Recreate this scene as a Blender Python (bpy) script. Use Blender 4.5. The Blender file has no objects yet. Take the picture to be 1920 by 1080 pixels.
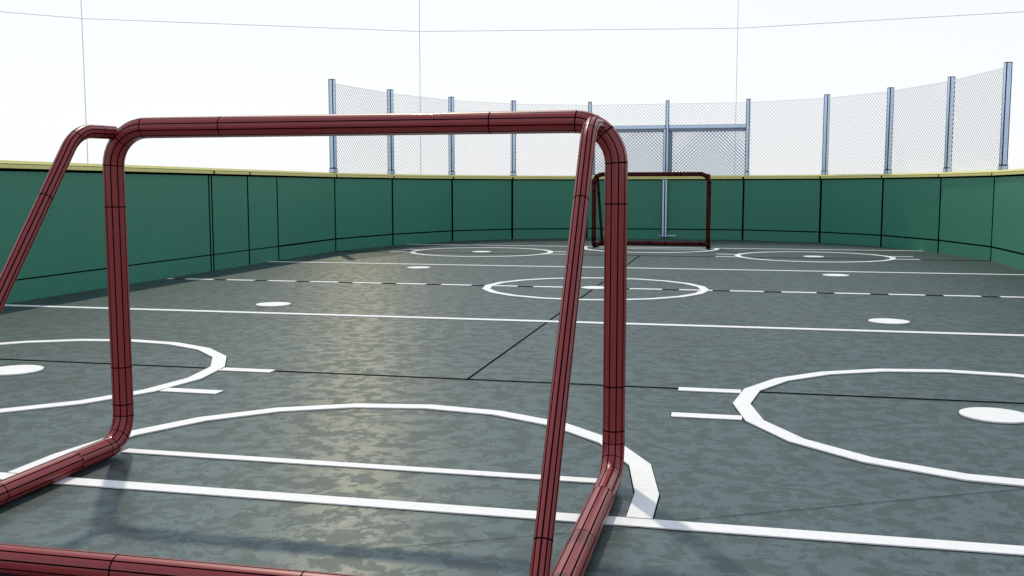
import bpy, bmesh, math, random
from mathutils import Vector, Matrix
random.seed(4)
S = bpy.context.scene
COL = S.collection

# ------------------------------------------------------------------ materials
def mat(name, base, rough=0.5, metal=0.0, spec=0.5, vary=0.0, scale=20.0, coat=0.0, bump=0.0, bscale=200.0):
    m = bpy.data.materials.new(name); m.use_nodes = True
    nt = m.node_tree; b = nt.nodes['Principled BSDF']
    b.inputs['Base Color'].default_value = (*base, 1)
    b.inputs['Roughness'].default_value = rough
    b.inputs['Metallic'].default_value = metal
    b.inputs['Specular IOR Level'].default_value = spec
    b.inputs['Coat Weight'].default_value = coat
    b.inputs['Coat Roughness'].default_value = 0.08
    if vary or bump:
        tc = nt.nodes.new('ShaderNodeTexCoord')
    if vary:
        n = nt.nodes.new('ShaderNodeTexNoise'); n.inputs['Scale'].default_value = scale
        n.inputs['Detail'].default_value = 6
        nt.links.new(tc.outputs['Object'], n.inputs['Vector'])
        r = nt.nodes.new('ShaderNodeMapRange')
        r.inputs['From Min'].default_value = .3; r.inputs['From Max'].default_value = .7
        r.inputs['To Min'].default_value = 1 - vary; r.inputs['To Max'].default_value = 1 + vary
        nt.links.new(n.outputs['Fac'], r.inputs['Value'])
        mx = nt.nodes.new('ShaderNodeVectorMath'); mx.operation = 'SCALE'
        mx.inputs[0].default_value = base
        nt.links.new(r.outputs['Result'], mx.inputs['Scale'])
        nt.links.new(mx.outputs['Vector'], b.inputs['Base Color'])
    if bump:
        n2 = nt.nodes.new('ShaderNodeTexNoise'); n2.inputs['Scale'].default_value = bscale
        nt.links.new(tc.outputs['Object'], n2.inputs['Vector'])
        bp = nt.nodes.new('ShaderNodeBump'); bp.inputs['Strength'].default_value = bump
        bp.inputs['Distance'].default_value = .01
        nt.links.new(n2.outputs['Fac'], bp.inputs['Height'])
        nt.links.new(bp.outputs['Normal'], b.inputs['Normal'])
    return m

SEAM  = mat('black_seam', (.002, .002, .0025), .9, spec=0.0)
RED   = mat('red_enamel', (.255, .026, .029), .38, spec=.42, coat=.16, vary=.06, scale=30)
GREEN = mat('green_board', (.050, .228, .150), .45, spec=.3, vary=.14, scale=55, bump=.3, bscale=60)
CREAM = mat('cream_cap', (.78, .72, .26), .45, spec=.35, vary=.06, scale=25)
STEEL = mat('galvanised_steel', (.56, .70, .90), .26, metal=.7, vary=.06, scale=15)
SHADE_STEEL= mat('shaded_steel', (.28, .34, .42), .45, metal=.3, vary=.08, scale=15)  # gate frame steel, darkened in its colour to look shaded
WIRE  = mat('galvanised_wire', (.78, .79, .81), .5, metal=.1)
WIREB = mat('bluish_wire', (.40, .52, .68), .4, metal=.1)
PAINT = mat('white_line_paint', (.83, .83, .83), .6, spec=.3, vary=.05, scale=60, bump=.1, bscale=300)
NAVY  = mat('navy_seam_and_shade', (.008, .016, .038), .8, spec=.05)  # edge lines, with the posts' shaded sides painted into the same dark border
GRASS = mat('outer_asphalt', (.09, .095, .09), .9, vary=.2, scale=3)

def floor_material():
    m = bpy.data.materials.new('mottled_rink_asphalt'); m.use_nodes = True
    nt = m.node_tree; N = nt.nodes; L = nt.links; b = N['Principled BSDF']
    tc = N.new('ShaderNodeTexCoord')
    mp = N.new('ShaderNodeMapping'); mp.inputs['Scale'].default_value = (1, 1.0, 1)
    mp.inputs['Rotation'].default_value = (0, 0, math.radians(-12))
    L.new(tc.outputs['Object'], mp.inputs['Vector'])
    warp = N.new('ShaderNodeTexNoise'); warp.inputs['Scale'].default_value = 9; warp.inputs['Detail'].default_value = 3
    L.new(mp.outputs['Vector'], warp.inputs['Vector'])
    ws = N.new('ShaderNodeVectorMath'); ws.operation = 'MULTIPLY_ADD'
    ws.inputs[1].default_value = (.06, .06, 0)
    L.new(warp.outputs['Color'], ws.inputs[0]); L.new(mp.outputs['Vector'], ws.inputs[2])
    n1 = N.new('ShaderNodeTexNoise'); n1.inputs['Scale'].default_value = 12; n1.inputs['Detail'].default_value = 9
    n1.inputs['Roughness'].default_value = .74; n1.inputs['Distortion'].default_value = .35
    L.new(ws.outputs['Vector'], n1.inputs['Vector'])
    edge = N.new('ShaderNodeValToRGB')                  # crisp-edged patches
    edge.color_ramp.elements[0].position = .475; edge.color_ramp.elements[0].color = (0, 0, 0, 1)
    edge.color_ramp.elements[1].position = .525; edge.color_ramp.elements[1].color = (1, 1, 1, 1)
    L.new(n1.outputs['Fac'], edge.inputs['Fac'])
    n2 = N.new('ShaderNodeTexNoise'); n2.inputs['Scale'].default_value = 1.7; n2.inputs['Detail'].default_value = 4
    L.new(mp.outputs['Vector'], n2.inputs['Vector'])
    n3 = N.new('ShaderNodeTexNoise'); n3.inputs['Scale'].default_value = 160; n3.inputs['Detail'].default_value = 2
    L.new(tc.outputs['Object'], n3.inputs['Vector'])
    c = N.new('ShaderNodeMix'); c.data_type = 'RGBA'
    c.inputs['A'].default_value = (.033, .050, .047, 1); c.inputs['B'].default_value = (.042, .066, .072, 1)
    L.new(edge.outputs['Color'], c.inputs['Factor'])
    r = N.new('ShaderNodeMapRange'); r.inputs['From Min'].default_value = .3; r.inputs['From Max'].default_value = .7
    r.inputs['To Min'].default_value = .86; r.inputs['To Max'].default_value = 1.14
    L.new(n2.outputs['Fac'], r.inputs['Value'])
    r3 = N.new('ShaderNodeMapRange'); r3.inputs['From Min'].default_value = .3; r3.inputs['From Max'].default_value = .7
    r3.inputs['To Min'].default_value = .88; r3.inputs['To Max'].default_value = 1.12
    L.new(n3.outputs['Fac'], r3.inputs['Value'])
    mu = N.new('ShaderNodeMath'); mu.operation = 'MULTIPLY'
    L.new(r.outputs['Result'], mu.inputs[0]); L.new(r3.outputs['Result'], mu.inputs[1])
    sc = N.new('ShaderNodeVectorMath'); sc.operation = 'SCALE'
    L.new(c.outputs['Result'], sc.inputs[0]); L.new(mu.outputs[0], sc.inputs['Scale'])
    L.new(sc.outputs['Vector'], b.inputs['Base Color'])
    b.inputs['Specular IOR Level'].default_value = .12; b.inputs['Roughness'].default_value = .7
    gl = N.new('ShaderNodeBsdfGlossy'); gl.distribution = 'GGX'; gl.inputs['Color'].default_value = (1, .90, .56, 1)  # warm tint puts the yellow of the sun glint into the gloss colour
    gl.inputs['Anisotropy'].default_value = .68
    tv = N.new('ShaderNodeCombineXYZ')                  # made-up brush direction, turned to put the sun streak in its place
    tv.inputs[0].default_value = math.cos(math.radians(-9)); tv.inputs[1].default_value = -math.sin(math.radians(-9))
    L.new(tv.outputs[0], gl.inputs['Tangent'])
    rr = N.new('ShaderNodeMapRange'); rr.inputs['To Min'].default_value = ROUGH[0]; rr.inputs['To Max'].default_value = ROUGH[1]
    L.new(edge.outputs['Color'], rr.inputs['Value']); L.new(rr.outputs['Result'], gl.inputs['Roughness'])
    sp = N.new('ShaderNodeMapRange'); sp.inputs['To Min'].default_value = SPEC[0]; sp.inputs['To Max'].default_value = SPEC[1]
    L.new(edge.outputs['Color'], sp.inputs['Value'])
    ms = N.new('ShaderNodeMixShader'); L.new(sp.outputs['Result'], ms.inputs[0])
    L.new(b.outputs['BSDF'], ms.inputs[1]); L.new(gl.outputs['BSDF'], ms.inputs[2])
    g2 = N.new('ShaderNodeBsdfGlossy'); g2.distribution = 'GGX'; g2.inputs['Color'].default_value = (.76, .94, 1, 1)
    g2.inputs['Roughness'].default_value = .30
    w2 = N.new('ShaderNodeMapRange'); w2.inputs['To Min'].default_value = .078; w2.inputs['To Max'].default_value = .110
    L.new(edge.outputs['Color'], w2.inputs['Value'])
    m2 = N.new('ShaderNodeMixShader'); L.new(w2.outputs['Result'], m2.inputs[0])
    L.new(b.outputs['BSDF'], m2.inputs[1]); L.new(g2.outputs['BSDF'], m2.inputs[2])
    L.new(m2.outputs['Shader'], ms.inputs[1])
    L.new(ms.outputs['Shader'], N['Material Output'].inputs['Surface'])
    ad = N.new('ShaderNodeMath'); ad.operation = 'MULTIPLY_ADD'; ad.inputs[1].default_value = .4
    L.new(edge.outputs['Color'], ad.inputs[0]); L.new(n3.outputs['Fac'], ad.inputs[2])
    bp = N.new('ShaderNodeBump'); bp.inputs['Strength'].default_value = .05; bp.inputs['Distance'].default_value = .006
    L.new(ad.outputs[0], bp.inputs['Height']); L.new(bp.outputs['Normal'], b.inputs['Normal']); L.new(bp.outputs['Normal'], gl.inputs['Normal'])
    return m
SPEC = (.010, .024); ROUGH = (.44, .38)
FLOOR = floor_material()

# ------------------------------------------------------------------ helpers
def tag(o, label=None, cat=None, group=None, kind=None):
    if label: o['label'] = label
    if cat: o['category'] = cat
    if group: o['group'] = group
    if kind: o['kind'] = kind
    return o

def empty(name, loc=(0, 0, 0), rz=0.0):
    o = bpy.data.objects.new(name, None); COL.objects.link(o)
    o.location = loc; o.rotation_euler = (0, 0, rz); o.empty_display_size = .2
    return o

class MB:
    """collects faces; material index 0 = main, 1 = second material (seams)"""
    def __init__(self): self.v = []; self.f = []; self.m = []; self.s = []
    def face(self, pts, mi=0, smooth=False):
        i = len(self.v); self.v += [tuple(p) for p in pts]
        self.f.append(tuple(range(i, i + len(pts)))); self.m.append(mi); self.s.append(smooth)
    def quads(self, grid, mats, smooth=True, closed=False):
        """grid[i][j] points, shared vertices; mats(i,j)->index"""
        i0 = len(self.v); n = len(grid); k = len(grid[0])
        for r in grid: self.v += [tuple(p) for p in r]
        for i in range(n - 1):
            for j in range(k if closed else k - 1):
                j2 = (j + 1) % k
                self.f.append((i0 + i*k + j, i0 + i*k + j2, i0 + (i+1)*k + j2, i0 + (i+1)*k + j))
                self.m.append(mats(i, j)); self.s.append(smooth)
    def rect(self, o, a, b, e=0.0, mi=0):
        """rectangle o, o+a, o+a+b, o+b with a dark border of width e"""
        o = Vector(o); a = Vector(a); b = Vector(b)
        if e <= 0 or a.length < 2.2*e or b.length < 2.2*e:
            self.face([o, o+a, o+a+b, o+b], mi); return
        ua = a.normalized()*e; ub = b.normalized()*e
        q = [o, o+a, o+a+b, o+b]
        p = [o+ua+ub, o+a-ua+ub, o+a+b-ua-ub, o+b+ua-ub]
        self.face(p, mi)
        for k in range(4):
            k2 = (k+1) % 4
            self.face([q[k], q[k2], p[k2], p[k]], 1)
    def box(self, c, ax, ay, az, e=0.0):
        """box centre c with full-size axis vectors"""
        c = Vector(c); X = Vector(ax); Y = Vector(ay); Z = Vector(az)
        o = c - (X+Y+Z)/2
        self.rect(o, Y, X, e); self.rect(o+Z, X, Y, e)
        self.rect(o, X, Z, e); self.rect(o+Y, Z, X, e)
        self.rect(o, Z, Y, e); self.rect(o+X, Y, Z, e)
    def bar(self, p, q, w, up=(0, 0, 1), sides=4):
        p = Vector(p); q = Vector(q); d = (q-p).normalized()
        n = Vector(up); n = (n - d*n.dot(d)).normalized(); t = d.cross(n)
        r = []
        for k in range(sides):
            a = 2*math.pi*(k+.5)/sides
            r.append((n*math.cos(a)+t*math.sin(a))*w/2/math.cos(math.pi/sides))
        for k in range(sides):
            k2 = (k+1) % sides
            self.face([p+r[k], p+r[k2], q+r[k2], q+r[k]], 0)
        self.face([p+x for x in reversed(r)], 0); self.face([q+x for x in r], 0)
    def build(self, name, mats, parent=None):
        me = bpy.data.meshes.new(name)
        me.from_pydata(self.v, [], self.f)
        for m in (mats if isinstance(mats, (list, tuple)) else [mats]): me.materials.append(m)
        me.polygons.foreach_set('material_index', self.m)
        me.polygons.foreach_set('use_smooth', self.s)
        me.update()
        o = bpy.data.objects.new(name, me); COL.objects.link(o)
        if parent: o.parent = parent
        return o

def round_path(pts, radii, seg=8):
    """polyline with rounded corners -> points list"""
    out = [Vector(pts[0])]
    for i in range(1, len(pts)-1):
        P = Vector(pts[i]); a = (Vector(pts[i-1])-P); b = (Vector(pts[i+1])-P)
        r = radii[i-1]
        if r <= 0: out.append(P); continue
        ua = a.normalized(); ub = b.normalized()
        ang = ua.angle(ub); d = min(r/math.tan(ang/2), a.length*.49, b.length*.49); r2 = d*math.tan(ang/2)
        cen = P + (ua+ub).normalized()*(r2/math.sin(ang/2))
        s = P+ua*d-cen; e = P+ub*d-cen
        tot = s.angle(e); ax = s.cross(e).normalized()
        for k in range(seg+1):
            out.append(cen + Matrix.Rotation(tot*k/seg, 3, ax) @ s)
    out.append(Vector(pts[-1]))
    return out

def tube(mb, path, r, rings=(), seam=.0035, nside=10, sub=4, phase=0.0, cap=True):
    """round pipe; dark seam lines run along it and rings of seam go round it.
    rings = arc-length positions"""
    # resample: insert rings
    L = [0.0]
    for i in range(1, len(path)): L.append(L[-1] + (path[i]-path[i-1]).length)
    def at(s):
        s = max(0, min(L[-1], s))
        for i in range(1, len(L)):
            if s <= L[i] + 1e-9:
                t = (s-L[i-1])/max(1e-9, L[i]-L[i-1]); return path[i-1].lerp(path[i], t)
        return path[-1]
    # smooth tangents
    st = set(round(x, 5) for x in L)
    dark = []
    for s in rings:
        a, b = s-seam/2, s+seam/2
        st = set(x for x in st if not (a-.0005 < x < b+.0005) or x in (0, round(L[-1], 5)))
        st.add(round(a, 5)); st.add(round(b, 5)); dark.append((a, b))
    st = sorted(x for x in st if -1e-6 <= x <= L[-1]+1e-4)
    P = [at(s) for s in st]
    T = []
    for i in range(len(P)):
        a = at(st[i]-.006); b = at(st[i]+.006)
        T.append((b-a).normalized())
    n = Vector((0, 0, 1)) if abs(T[0].z) < .9 else Vector((1, 0, 0))
    n = (n - T[0]*n.dot(T[0])).normalized()
    angs = []; cm = []
    half = seam/2/r
    for k in range(nside):
        c0 = 2*math.pi*k/nside + phase; c1 = 2*math.pi*(k+1)/nside + phase
        angs.append(c0-half); cm.append(1)
        for j in range(sub):
            angs.append(c0+half + (c1-c0-2*half)*j/sub); cm.append(0)
    grid = []
    for i in range(len(P)):
        if i:
            ax = T[i-1].cross(T[i])
            if ax.length > 1e-7:
                n = Matrix.Rotation(T[i-1].angle(T[i]), 3, ax.normalized()) @ n
            n = (n - T[i]*n.dot(T[i])).normalized()
        t = T[i].cross(n)
        grid.append([P[i] + (n*math.cos(a)+t*math.sin(a))*r for a in angs])
    def mi(i, j):
        mid = (st[i]+st[i+1])/2
        if any(a-1e-4 <= mid <= b+1e-4 for a, b in dark): return 1
        return cm[j]
    mb.quads(grid, mi, True, True)
    if cap:
        mb.face(list(reversed(grid[0])), 0); mb.face(grid[-1], 0)
    return L

# ------------------------------------------------------------------ ground
g = MB(); g.face([(-400, -400, -.03), (400, -400, -.03), (400, 400, -.03), (-400, 400, -.03)])
tag(g.build('ground', GRASS), kind='structure')

# rink outline (inner face of the boards); far half, mirrored for the near half
FAR = [(-4.25, 4.32), (-3.94, 5.84), (-3.38, 7.21), (-2.56, 8.11), (-1.33, 8.64),
       (1.34, 8.64), (2.555, 8.08), (3.37, 7.13), (3.93, 5.80), (4.255, 4.32)]
fl = MB()
poly = [(x*1.02, y*1.02) for x, y in FAR]
ring = poly + [(x, -y) for x, y in reversed(poly)]
fl.face([(x, y, 0) for x, y in reversed(ring)])
floor = tag(fl.build('rink_floor', FLOOR), kind='structure')

ZL = .0045
def line_slab(mb, o, a, b):
    """white strip with slight thickness + dark joint around it"""
    o = Vector((*o, 0)); a = Vector((*a, 0)); b = Vector((*b, 0))
    z0 = Vector((0, 0, .001)); z1 = Vector((0, 0, ZL))
    q = [o, o+a, o+a+b, o+b]
    mb.face([p+z1 for p in q])
    for k in range(4): mb.face([q[k]+z0, q[(k+1) % 4]+z0, q[(k+1) % 4]+z1, q[k]+z1])
    e = .0035; ua = a.normalized()*e; ub = b.normalized()*e
    mb.face([o-ua-ub+z0, o+a+ua-ub+z0, o+a+b+ua+ub+z0, o+b-ua+ub+z0], 1)
def ring_slab(mb, cx, cy, r0, r1, a0=0, a1=360, n=20, clip=None, dz=.0016):
    k = n*(a1-a0)//360
    P = []
    for i in range(int(k)+1):
        a = math.radians(a0 + (a1-a0)*i/k)
        P.append((math.cos(a), math.sin(a)))
    def pt(r, c, z):
        return (cx+r*c[0], cy+r*c[1], z)
    for i in range(len(P)-1):
        c0, c1 = P[i], P[i+1]
        if clip:   # shorten first/last segments so they end on the goal line
            c0, c1 = clip(i, len(P)-1, c0, c1)
        z = ZL+dz
        mb.face([pt(r0, c0, z), pt(r1, c0, z), pt(r1, c1, z), pt(r0, c1, z)])
        mb.face([pt(r1, c0, .001), pt(r1, c1, .001), pt(r1, c1, z), pt(r1, c0, z)])
        mb.face([pt(r0, c1, .001), pt(r0, c0, .001), pt(r0, c0, z), pt(r0, c1, z)])
        e = .0035
        mb.face([pt(r0-e, c0, .0012), pt(r1+e, c0, .0012), pt(r1+e, c1, .0012), pt(r0-e, c1, .0012)], 1)
def mark(mb, name, label=None):
    o = mb.build(name, [PAINT, SEAM], floor)
    if label: o['label'] = label
    return o
def half_w(y):
    if abs(y) <= 4.32: return 4.25
    for (x0, y0), (x1, y1) in zip(FAR, FAR[1:]):
        if y0 <= abs(y) <= y1: return -(x0 + (x1-x0)*(abs(y)-y0)/(y1-y0))
    return 1
for s, nm in ((-1, 'near blue line'), (1, 'far blue line')):
    m = MB(); line_slab(m, (-4.25, s*2.27-.035), (8.5, 0), (0, .07)); mark(m, 'zone_line')
for s in (-1, 1):
    y = 6.14*s; w = half_w(6.14)
    m = MB(); line_slab(m, (-w, y-.031), (2*w, 0), (0, .062)); mark(m, 'goal_line')
    m = MB(); line_slab(m, (-.80, s*5.79-.022), (1.62, 0), (0, .044)); mark(m, 'goal_mouth_line')
    m = MB()
    # crease: 20-sided ring arc ending on the goal line
    A = [-14.6] + list(range(0, 181, 18)) + [194.6]
    pts = []
    for a in A:
        rr = 1.0
        if a < 0 or a > 180: pts.append((math.copysign(.998, math.cos(math.radians(a))), -.24))
        else: pts.append((math.cos(math.radians(a)), math.sin(math.radians(a))))
    z = ZL+.0016
    yc = 5.89*s; f = -s
    yend = 6.11*s
    for i in range(len(pts)-1):
        def P(r, c, zz):
            x, yy = r*c[0], yc + f*(-1)*(-1)*r*c[1]
            if abs(yy) > 6.11: yy = yend
            return (x, yy, zz)
        c0, c1 = pts[i], pts[i+1]
        quad = [P(.93, c0, z), P(1, c0, z), P(1, c1, z), P(.93, c1, z)]
        if f < 0: quad.reverse()
        m.face(quad)
        m.face([P(1, c0, .001), P(1, c1, .001), P(1, c1, z), P(1, c0, z)])
        m.face([P(.93, c1, .001), P(.93, c0, .001), P(.93, c0, z), P(.93, c1, z)])
        q2 = [P(.9265, c0, .0012), P(1.0035, c0, .0012), P(1.0035, c1, .0012), P(.9265, c1, .0012)]
        if f < 0: q2.reverse()
        m.face(q2, 1)
    mark(m, 'crease_arc')
m = MB(); ring_slab(m, 0, 0, .93, 1.0); mark(m, 'centre_circle')
def spot(cx, cy, r):
    m = MB(); n = 32
    q = [(cx+r*math.cos(2*math.pi*i/n), cy+r*math.sin(2*math.pi*i/n)) for i in range(n)]
    m.face([(*p, ZL+.003) for p in q])
    for i in range(n):
        a, b = q[i], q[(i+1) % n]; m.face([(*a, .001), (*b, .001), (*b, ZL+.003), (*a, ZL+.003)])
    e = 1+.003/r
    m.face([(cx+(p[0]-cx)*e, cy+(p[1]-cy)*e, .0014) for p in q], 1)
    mark(m, 'face_off_spot')
spot(0, 0, .115)
for sx in (-1, 1):
    for sy in (-1, 1):
        cx, cy = 2.206*sx, 4.59*sy
        m = MB(); ring_slab(m, cx, cy, .93, 1.0); mark(m, 'face_off_circle')
        spot(cx, cy, .13); spot(2.213*sx, 1.786*sy, .13)
        for side in (-1, 1):
            for yy in (-.255, .255):
                x0 = cx + side*(1.245 if side*sx > 0 else 1.235); x1 = cx + side*.965
                m = MB(); line_slab(m, (min(x0, x1), cy+yy-.035), (abs(x0-x1), 0), (0, .07))
                mark(m, 'hash_mark')
# dashed centre line: 0.29 m dashes every 0.431 m
m = MB(); x = .31 - .431*11
while x < 4.2:
    a = max(x, -4.2); b = min(x+.285, 4.2)
    if b > a: line_slab(m, (a, -.035), (b-a, 0), (0, .07))
    x += .431
mark(m, 'dashed_centre_line')
# dark joints in the asphalt
def joint(p, q, w0, w1):
    m = MB(); p = Vector((*p, .0022)); q = Vector((*q, .0022)); d = (q-p).normalized(); t = Vector((-d.y, d.x, 0))
    m.face([p-t*w0/2, q-t*w1/2, q+t*w1/2, p+t*w0/2]); m.build('floor_joint', SEAM, floor)
joint((-4.25, -4.317), (4.25, -4.317), .018, .018)
joint((-4.25, 4.317), (4.25, 4.317), .05, .05)
joint((-4.22, 0), (4.22, 0), .055, .055)
joint((0, -4.31), (0, -.04), .009, .013)
joint((0, .04), (0, 4.29), .011, .016)
joint((1.07, -6.095), (2.9, -5.15), .0025, .003)
joint((.35, -6.47), (.985, -6.165), .002, .0025)

# ------------------------------------------------------------------ boards
boards = empty('rink_boards', (0, 4.3, 0))
tag(boards, 'low green boards with black joints and a cream cap all round the rink', 'wall')
Binv = Matrix.Translation((0, -4.3, 0))
H = 1.035; KICK = .172
def off(p, n, d): return Vector((p[0]+n.x*d, p[1]+n.y*d, 0))
def local(mb):
    mb.v = [(v[0], v[1]-4.3, v[2]) for v in mb.v]
def panel(p, q, gap0, gap1, kick=True, kick_w=.014):
    p = Vector((*p, 0)); q = Vector((*q, 0)); d = (q-p); L = d.length; d.normalize()
    n = Vector((-d.y, d.x, 0))           # outward
    if n.dot(Vector((p.x, p.y*.7, 0))) < 0: n = -n
    m = MB(); T = .08
    A = p+d*gap0; B = p+d*(L-gap1)
    zt = H-.022
    def wallquad(a, b, z0, z1, o, mi):
        a = a+n*o; b = b+n*o
        m.face([(a.x, a.y, z0), (b.x, b.y, z0), (b.x, b.y, z1), (a.x, a.y, z1)], mi)
    wallquad(A, B, KICK+kick_w/2, zt, 0, 0)
    wallquad(A, B, 0, KICK-kick_w/2, 0, 0)
    wallquad(A, B, KICK-kick_w/2, KICK+kick_w/2, 0, 1)
    wallquad(A, B, zt, H, 0, 1)
    wallquad(p, A, 0, H, 0, 1) if gap0 > 0 else None
    wallquad(B, q, 0, H, 0, 1) if gap1 > 0 else None
    wallquad(q, p, 0, H, T, 0)           # outer face
    a2 = p+n*T; b2 = q+n*T
    m.face([(p.x, p.y, H), (q.x, q.y, H), (b2.x, b2.y, H), (a2.x, a2.y, H)], 0)
    for u, v in ((p, a2), (q, b2)):
        m.face([(u.x, u.y, 0), (v.x, v.y, 0), (v.x, v.y, H), (u.x, u.y, H)], 0)
    local(m); m.build('board_panel', [GREEN, SEAM], boards)
def cap(p, q, p_in, q_in, p_out, q_out, e=.032):
    """cap board: front face, sloped upper lip, top and back"""
    m = MB()
    def P(a, b, t, z): return Vector((a[0]+(b[0]-a[0])*t, a[1]+(b[1]-a[1])*t, z))
    za, zb, zc = H+.001, H+.036, H+.060
    d = (Vector((*q_in, 0))-Vector((*p_in, 0))); L = d.length; t = e/2/L
    for (t0, t1, mi) in ((0, t, 1), (t, 1-t, 0), (1-t, 1, 1)):
        f0, f1 = P(p_in, q_in, t0, za), P(p_in, q_in, t1, za)
        m.face([f0, f1, P(p_in, q_in, t1, zb-.005), P(p_in, q_in, t0, zb-.005)], mi)
        m.face([P(p_in, q_in, t0, zb-.005), P(p_in, q_in, t1, zb-.005), P(p_in, q_in, t1, zb), P(p_in, q_in, t0, zb)], 1)
        g0, g1 = P(p, q, t0, zc), P(p, q, t1, zc)
        m.face([P(p_in, q_in, t0, zb), P(p_in, q_in, t1, zb), g1, g0], 0)
        o0, o1 = P(p_out, q_out, t0, zc), P(p_out, q_out, t1, zc)
        m.face([g0, g1, o1, o0], 0)
        b0, b1 = P(p_out, q_out, t0, za), P(p_out, q_out, t1, za)
        m.face([o0, o1, b1, b0], 0); m.face([f1, f0, b0, b1], 0)
    local(m); m.build('cap_board', [CREAM, SEAM], boards)
# full chain of joints, clockwise from near-left to near-right
near_left = [(-3.38, -7.21), (-3.94, -5.84), (-4.25, -4.32), (-4.25, -2.52)]
left_side = [(-4.25, -2.52), (-4.25, .915)]
chain = [(-3.38, -7.21), (-3.94, -5.84), (-4.25, -4.32), (-4.25, -2.52), (-4.25, .915), (-4.25, .97),
         (-4.25, 1.776), (-4.25, 2.53)] + FAR[:5] + [(.0, 8.64)] + FAR[5:] + \
        [(4.255, 2.53), (4.255, 1.776), (4.255, .97), (4.255, -2.52), (4.255, -4.32), (3.94, -5.84), (3.38, -7.21)]
for i in range(len(chain)-1):
    p, q = chain[i], chain[i+1]
    dist = (Vector(p)-Vector((1.2, -8.7))).length; dist2 = (Vector(q)-Vector((1.2, -8.7))).length
    j0 = .015 if max(abs(p[1]), abs(q[1])) < 4.4 else .019
    gate = abs(p[1]-8.64) < .01 and abs(q[1]-8.64) < .01
    g0 = .014 if gate else j0; g1 = .014 if gate else j0
    if p == (0., 8.64): g0 = 0
    if q == (0., 8.64): g1 = 0
    if p == (-4.25, .915): g0 = g1 = .012
    panel(p, q, g0, g1, kick_w=.020 if p[1] > 4 or q[1] > 4 else .012)
# offset polylines for the cap
cchain = [c for c in chain if c not in ((-4.25, .915), (0., 8.64), (-4.25, 2.53), (4.255, 2.53))]
def offset_chain(ch, d):
    out = []
    for i, p in enumerate(ch):
        P = Vector(p); ns = []
        for a, b in ((i-1, i), (i, i+1)):
            if a < 0 or b >= len(ch): continue
            e = (Vector(ch[b])-Vector(ch[a])).normalized(); ns.append(Vector((-e.y, e.x)))   # outward for clockwise
        n = sum(ns, Vector((0, 0)))/len(ns); n /= n.length_squared if n.length_squared else 1
        out.append((P.x+n.x*d, P.y+n.y*d))
    return out
ci = offset_chain(cchain, -.035); cm_ = offset_chain(cchain, -.018); co = offset_chain(cchain, .105)
for i in range(len(cchain)-1):
    cap(cm_[i], cm_[i+1], ci[i], ci[i+1], co[i], co[i+1])

# ------------------------------------------------------------------ fence
verts = [(-4.23, 4.32), (-3.94, 5.83), (-3.39, 7.2), (-2.56, 8.1), (-1.33, 8.64), (.01, 8.64),
         (1.36, 8.64), (2.56, 8.1), (3.37, 7.15), (3.93, 5.81), (4.25, 4.32)]
ZT = H+.061
posts = []
for i, v in enumerate(verts):
    c = Vector((math.copysign(min(abs(v[0]), 1.3), v[0]), 4.3)); n = (Vector(v)-c)
    if abs(v[0]) < 1.4: n = Vector((0, 1))
    n.normalize()
    a = Vector(verts[max(0, i-1)]); b = Vector(verts[min(10, i+1)])
    e = (b-a).normalized(); nn = Vector((-e.y, e.x))
    P = Vector(v)+n*.062+Vector((.03, 0))
    posts.append((P, nn, e))
def wire_panel(a, b, z0, z1, sp, w, name, m_, parent, org, push=Vector((0, 0))):
    """diamond chain-link between plan points a and b"""
    a = a+push; b = b+push
    d = b-a; L = d.length; d.normalize(); nrm = Vector((-d.y, d.x, 0))
    m = MB(); Hh = z1-z0
    def W(s, h, side): 
        return Vector((a.x+d.x*s, a.y+d.y*s, z0+h)) + nrm*side*w*.5
    for sgn in (1, -1):
        k = -Hh
        while k < L:
            s0, h0 = k, 0.0; s1, h1 = k+Hh, Hh
            if s0 < 0: h0 = -s0; s0 = 0
            if s1 > L: h1 = Hh-(s1-L); s1 = L
            if s1 > s0+.005:
                if sgn < 0: s0, s1 = L-s0, L-s1
                m.bar(W(s0, h0, sgn), W(s1, h1, sgn), w, up=nrm, sides=3)
            k += sp
    m.bar(W(0, Hh, 0), W(L, Hh, 0), w*1.2, up=nrm, sides=4)
    m.bar(W(0, 0, 0), W(L, 0, 0), w*1.2, up=nrm, sides=4)
    m.v = [(v[0]-org[0], v[1]-org[1], v[2]-org[2]) for v in m.v]
    return m.build(name, m_, parent)
fence = empty('chain_link_fence', (0, 8.7, ZT))
tag(fence, 'tall chain link fence on pale steel posts above the far boards', 'fence')
FO = (0, 8.7, ZT)
EW = .0105
for i, (P, nn, e) in enumerate(posts):
    n3 = Vector((nn.x, nn.y, 0)); e3 = Vector((e.x, e.y, 0))
    w = .062 if i in (4, 5, 6) else .07
    m = MB(); z0 = .058; z1 = 2.375-ZT
    base = Vector((P.x-FO[0], P.y-FO[1], 0))
    m.box(base+Vector((0, 0, (z0+z1)/2)), e3*w, n3*w, Vector((0, 0, z1-z0)), EW)
    po = m.build('fence_post', [STEEL, NAVY], fence)
    if i != 5:
        m = MB(); w2 = w+.012
        m.box(base+Vector((0, 0, .029)), e3*w2, n3*w2, Vector((0, 0, .058)), .006)
        m.build('post_socket', [STEEL, NAVY], po)
for i in range(10):
    a, b = posts[i], posts[i+1]
    pa = a[0]; pb = b[0]
    d = (pb-pa).normalized()
    nrm = Vector((-d.y, d.x))
    lo = 1.955 if i in (4, 5) else ZT+.01
    wire_panel(pa+d*.034, pb-d*.034, lo, 2.315, .060, .0030, 'mesh_panel', WIRE, fence, FO, push=-nrm*.020)

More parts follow.
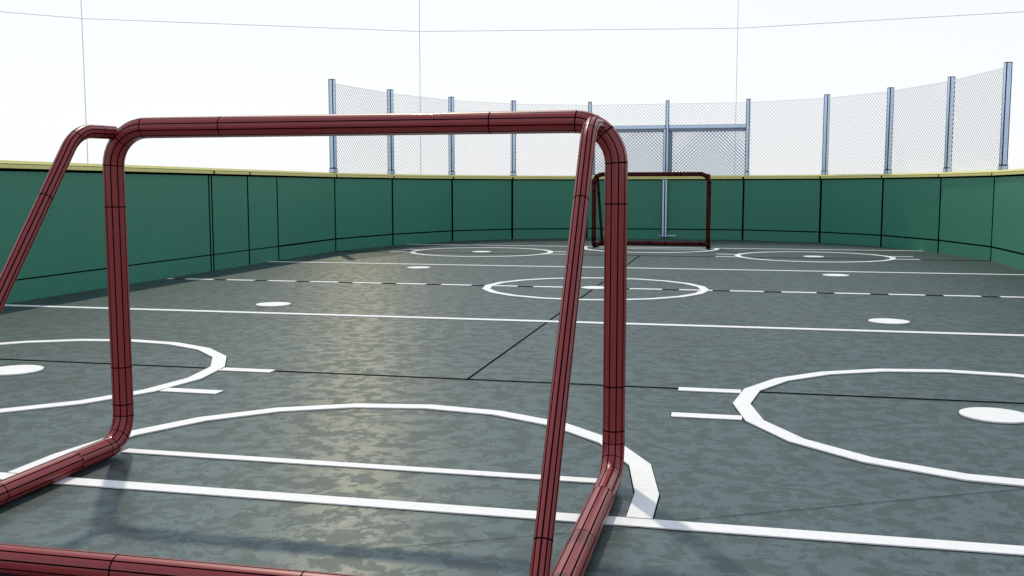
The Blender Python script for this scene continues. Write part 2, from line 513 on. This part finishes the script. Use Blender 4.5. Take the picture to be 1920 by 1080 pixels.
# double gate at the far end
GO = (.03, 8.60, 0)
gatee = empty('double_gate', GO)
tag(gatee, 'steel framed double gate with dense blue mesh, behind the far goal', 'gate')
E_, F_, G_ = posts[4][0], posts[5][0], posts[6][0]
def gbox(name, x0, x1, y0, y1, z0, z1, m_, parent=gatee, e=.006):
    m = MB()
    m.box(((x0+x1)/2-GO[0], (y0+y1)/2-GO[1], (z0+z1)/2-GO[2]), (x1-x0, 0, 0), (0, y1-y0, 0), (0, 0, z1-z0), e)
    return m.build(name, m_, gatee if parent is gatee else parent)
yb = 8.672; 
for (xa, xb) in ((E_.x+.032, F_.x-.032), (F_.x+.032, G_.x-.032)):
    gbox('top_rail', xa, xb, yb, yb+.06, 1.897, 1.953, [STEEL, NAVY], e=.003)
    gbox('frame_rail', xa, xb, yb+.03, yb+.09, 1.842, 1.894, [SHADE_STEEL, SEAM])
    gbox('frame_upright', xa+.002, xa+.055, yb+.03, yb+.09, ZT+.005, 1.839, [SHADE_STEEL, SEAM])
for sx in (-1, 1):
    gbox('meeting_stile', .022+sx*.024-.021, .022+sx*.024+.021, 8.585, 8.63, .03, 1.03, [STEEL, NAVY], e=.007)
    gbox('meeting_stile', .026+sx*.024-.021, .026+sx*.024+.021, 8.63, 8.665, H+.065, 1.892, [STEEL, NAVY], e=.007)
m = MB(); m.bar((.08-GO[0], -.03, .062), (.235-GO[0], -.03, .062), .022, sides=8)
m.bar((-.09-GO[0], -.025, .058), (.08-GO[0], -.025, .058), .010, sides=8)
m.build('drop_bolt', [STEEL], gatee)
for (a, b) in ((E_, F_), (F_, G_)):
    d = (b-a).normalized()
    wire_panel(a+d*.09, b-d*.034, ZT+.005, 1.842, .060, .0040, 'mesh_panel', WIREB, gatee, GO, push=Vector((0, -.02)))
    wire_panel(a+d*.09, b-d*.034, ZT+.005, 1.842, .0585, .0040, 'mesh_panel', WIREB, gatee, GO, push=Vector((0, .035)))

# ------------------------------------------------------------------ goals
def make_goal(name, loc, rz, label, seam, seam_ring, sy=1.0, depth_l=1.013, depth_r=1.013, r=.0335, rb=.0215):
    root = empty(name, loc, rz); tag(root, label, 'goal', 'hockey goal frames')
    X = .8275; HC = 1.081; zb = r+.002
    bl = -depth_l*sy; br = -depth_r*sy
    # front frame: posts and crossbar, running on into the side base tubes
    path = round_path([(-X, -.26, zb), (-X, 0, zb), (-X, 0, HC), (X, 0, HC), (X, 0, zb), (X, -.26, zb)],
                      [.10, .125, .125, .10], 10)
    L = [0.0]
    for i in range(1, len(path)): L.append(L[-1]+(path[i]-path[i-1]).length)
    # arc-length of key stations
    q = math.pi/2
    a0 = .26-.10; a1 = a0+q*.10; z_up = HC-zb-.10-.125; a2 = a1+z_up; a3 = a2+q*.125
    cb = 2*X-.25; a4 = a3+cb; a5 = a4+q*.125; a6 = a5+z_up; a7 = a6+q*.10
    rings = [a0-.012, a0+.02, a0+.075, a1-.01, a1+.03, a1+z_up*.19, a1+z_up*.84,
             a2+.004, a2+.10, a3-.006, a3+.27*cb/1.4, a3+.82*cb, a4+.006, a4+.10, a5-.004, a5+z_up*.14,
             a5+z_up*.80, a6-.03, a6+.01, a6+.06, a7-.035, a7+.0]
    m = MB(); tube(m, path, r, rings, seam, phase=math.radians(18))
    m.build('front_frame', [RED, SEAM], root)
    # rear base: from the side tubes round the back bar
    path = round_path([(-X, -.26, zb), (-X+.01, bl, zb), (X-.005, br, zb), (X, -.26, zb)], [.10, .10], 10)
    T = sum((path[i]-path[i-1]).length for i in range(1, len(path)))
    m = MB(); tube(m, path, r, [.006, .34, abs(bl)-.30, abs(bl)-.18, abs(bl)+.35, T-1.25, T-abs(br)-.05, T-abs(br)+.18, T-.36, T-.006], seam)
    m.build('rear_base', [RED, SEAM], root)
    for s, yb_ in ((-1, bl+.03), (1, br+.055)):
        x = s*.775 if s > 0 else -.822
        xe = .782 if s > 0 else -.818
        if s > 0 and sy != 1.0: x = .80; xe = .80
        path = round_path([(x, .0, HC-.014), (x, -.19*sy, HC-.018), (xe, yb_, zb)], [.15], 12)
        T = sum((path[i]-path[i-1]).length for i in range(1, len(path)))
        m = MB(); tube(m, path, rb, [.075, .20, .44, T-.12], seam, sub=4)
        m.build('brace', [RED, SEAM], root)
    return root
make_goal('hockey_goal', (.0275, -5.79, 0), 0.0,
          'large red steel goal frame in the foreground, seen from behind without a net', .0038, .0038)
make_goal('hockey_goal', (.006, 5.85, 0), math.pi,
          'small looking dark red goal frame at the far end, in front of the double gate', 
          .0165, .0165, sy=.80, r=.033)

# ------------------------------------------------------------------ sky: faint pale blue lines of a big dome
m = MB(); R = 300.0; ex = Vector((1.19, -8.71, .888))
def D(az, t): 
    a = math.radians(az); return ex + Vector((math.sin(a)*R, math.cos(a)*R, t*R))
azs = [-35.57+17.77*k for k in range(-2, 6)]
for i, az in enumerate(azs):
    m.bar(D(az, -.001), D(az, .153), .17, up=(1, 0, 0), sides=4)
    m.bar(D(az, .153), D(az, .33), .17, up=(1, 0, 0), sides=4)
    if i: m.bar(D(azs[i-1], .1527), D(az, .1527), .15, sides=4)
skym = mat('pale_blue_line', (.86, .92, .96), .9, spec=0)
tag(m.build('sky', skym), kind='structure')

# ------------------------------------------------------------------ light
AZ = math.radians(-29.5); EL = math.radians(53.0)       # towards the sun, from +Y, negative = left
sun = bpy.data.lights.new('sun', 'SUN'); sun.energy = 2.1; sun.angle = math.radians(1.5)
sun.color = (1, .91, .74)
so = bpy.data.objects.new('sun', sun); COL.objects.link(so)
dirv = Vector((math.sin(AZ)*math.cos(EL), math.cos(AZ)*math.cos(EL), math.sin(EL)))
so.rotation_euler = dirv.to_track_quat('Z', 'Y').to_euler()

w = bpy.data.worlds.new('World'); S.world = w; w.use_nodes = True
nt = w.node_tree; bg = nt.nodes['Background']
sky = nt.nodes.new('ShaderNodeTexSky'); sky.sky_type = 'NISHITA'; sky.sun_disc = False
sky.sun_elevation = EL; sky.sun_rotation = AZ
sky.air_density = 1.0; sky.dust_density = 3.0; sky.ozone_density = 1.0
sk = nt.nodes.new('ShaderNodeVectorMath'); sk.operation = 'SCALE'; sk.inputs['Scale'].default_value = .10
nt.links.new(sky.outputs['Color'], sk.inputs[0])
ad = nt.nodes.new('ShaderNodeVectorMath'); ad.operation = 'ADD'
# thin veil of cloud: white towards the horizon, thinner and bluer overhead
wt = nt.nodes.new('ShaderNodeTexCoord'); sx_ = nt.nodes.new('ShaderNodeSeparateXYZ')
nt.links.new(wt.outputs['Generated'], sx_.inputs[0])
ve = nt.nodes.new('ShaderNodeValToRGB')
E0 = ve.color_ramp.elements; E0[0].position = 0; E0[0].color = (.94, .955, .97, 1)
E0[1].position = 1; E0[1].color = (.36, .44, .56, 1)
k = E0.new(.22); k.color = (.88, .915, .955, 1)
k = E0.new(.5); k.color = (.72, .80, .90, 1)
nt.links.new(sx_.outputs['Z'], ve.inputs['Fac'])
vs = nt.nodes.new('ShaderNodeVectorMath'); vs.operation = 'SCALE'; vs.inputs['Scale'].default_value = 10.0
nt.links.new(ve.outputs['Color'], vs.inputs[0]); nt.links.new(vs.outputs['Vector'], ad.inputs[1])
nt.links.new(sk.outputs['Vector'], ad.inputs[0])
nt.links.new(ad.outputs['Vector'], bg.inputs['Color'])
bg.inputs['Strength'].default_value = .1

# ------------------------------------------------------------------ camera
cam = bpy.data.cameras.new('camera'); co_ = bpy.data.objects.new('camera', cam); COL.objects.link(co_)
cam.sensor_width = 36; cam.lens = 1860.8/1920*36; cam.clip_end = 2000; cam.clip_start = .05
pit, yaw = -.1008, -.2197
fw = Vector((math.sin(yaw)*math.cos(pit), math.cos(yaw)*math.cos(pit), math.sin(pit)))
co_.location = (1.1943, -8.7113, .888)
co_.rotation_euler = fw.to_track_quat('-Z', 'Y').to_euler()
S.camera = co_
S.view_settings.view_transform = 'Standard'; S.view_settings.look = 'None'
S.view_settings.exposure = 0; S.view_settings.gamma = 1
S.render.resolution_x = 1024; S.render.resolution_y = 576
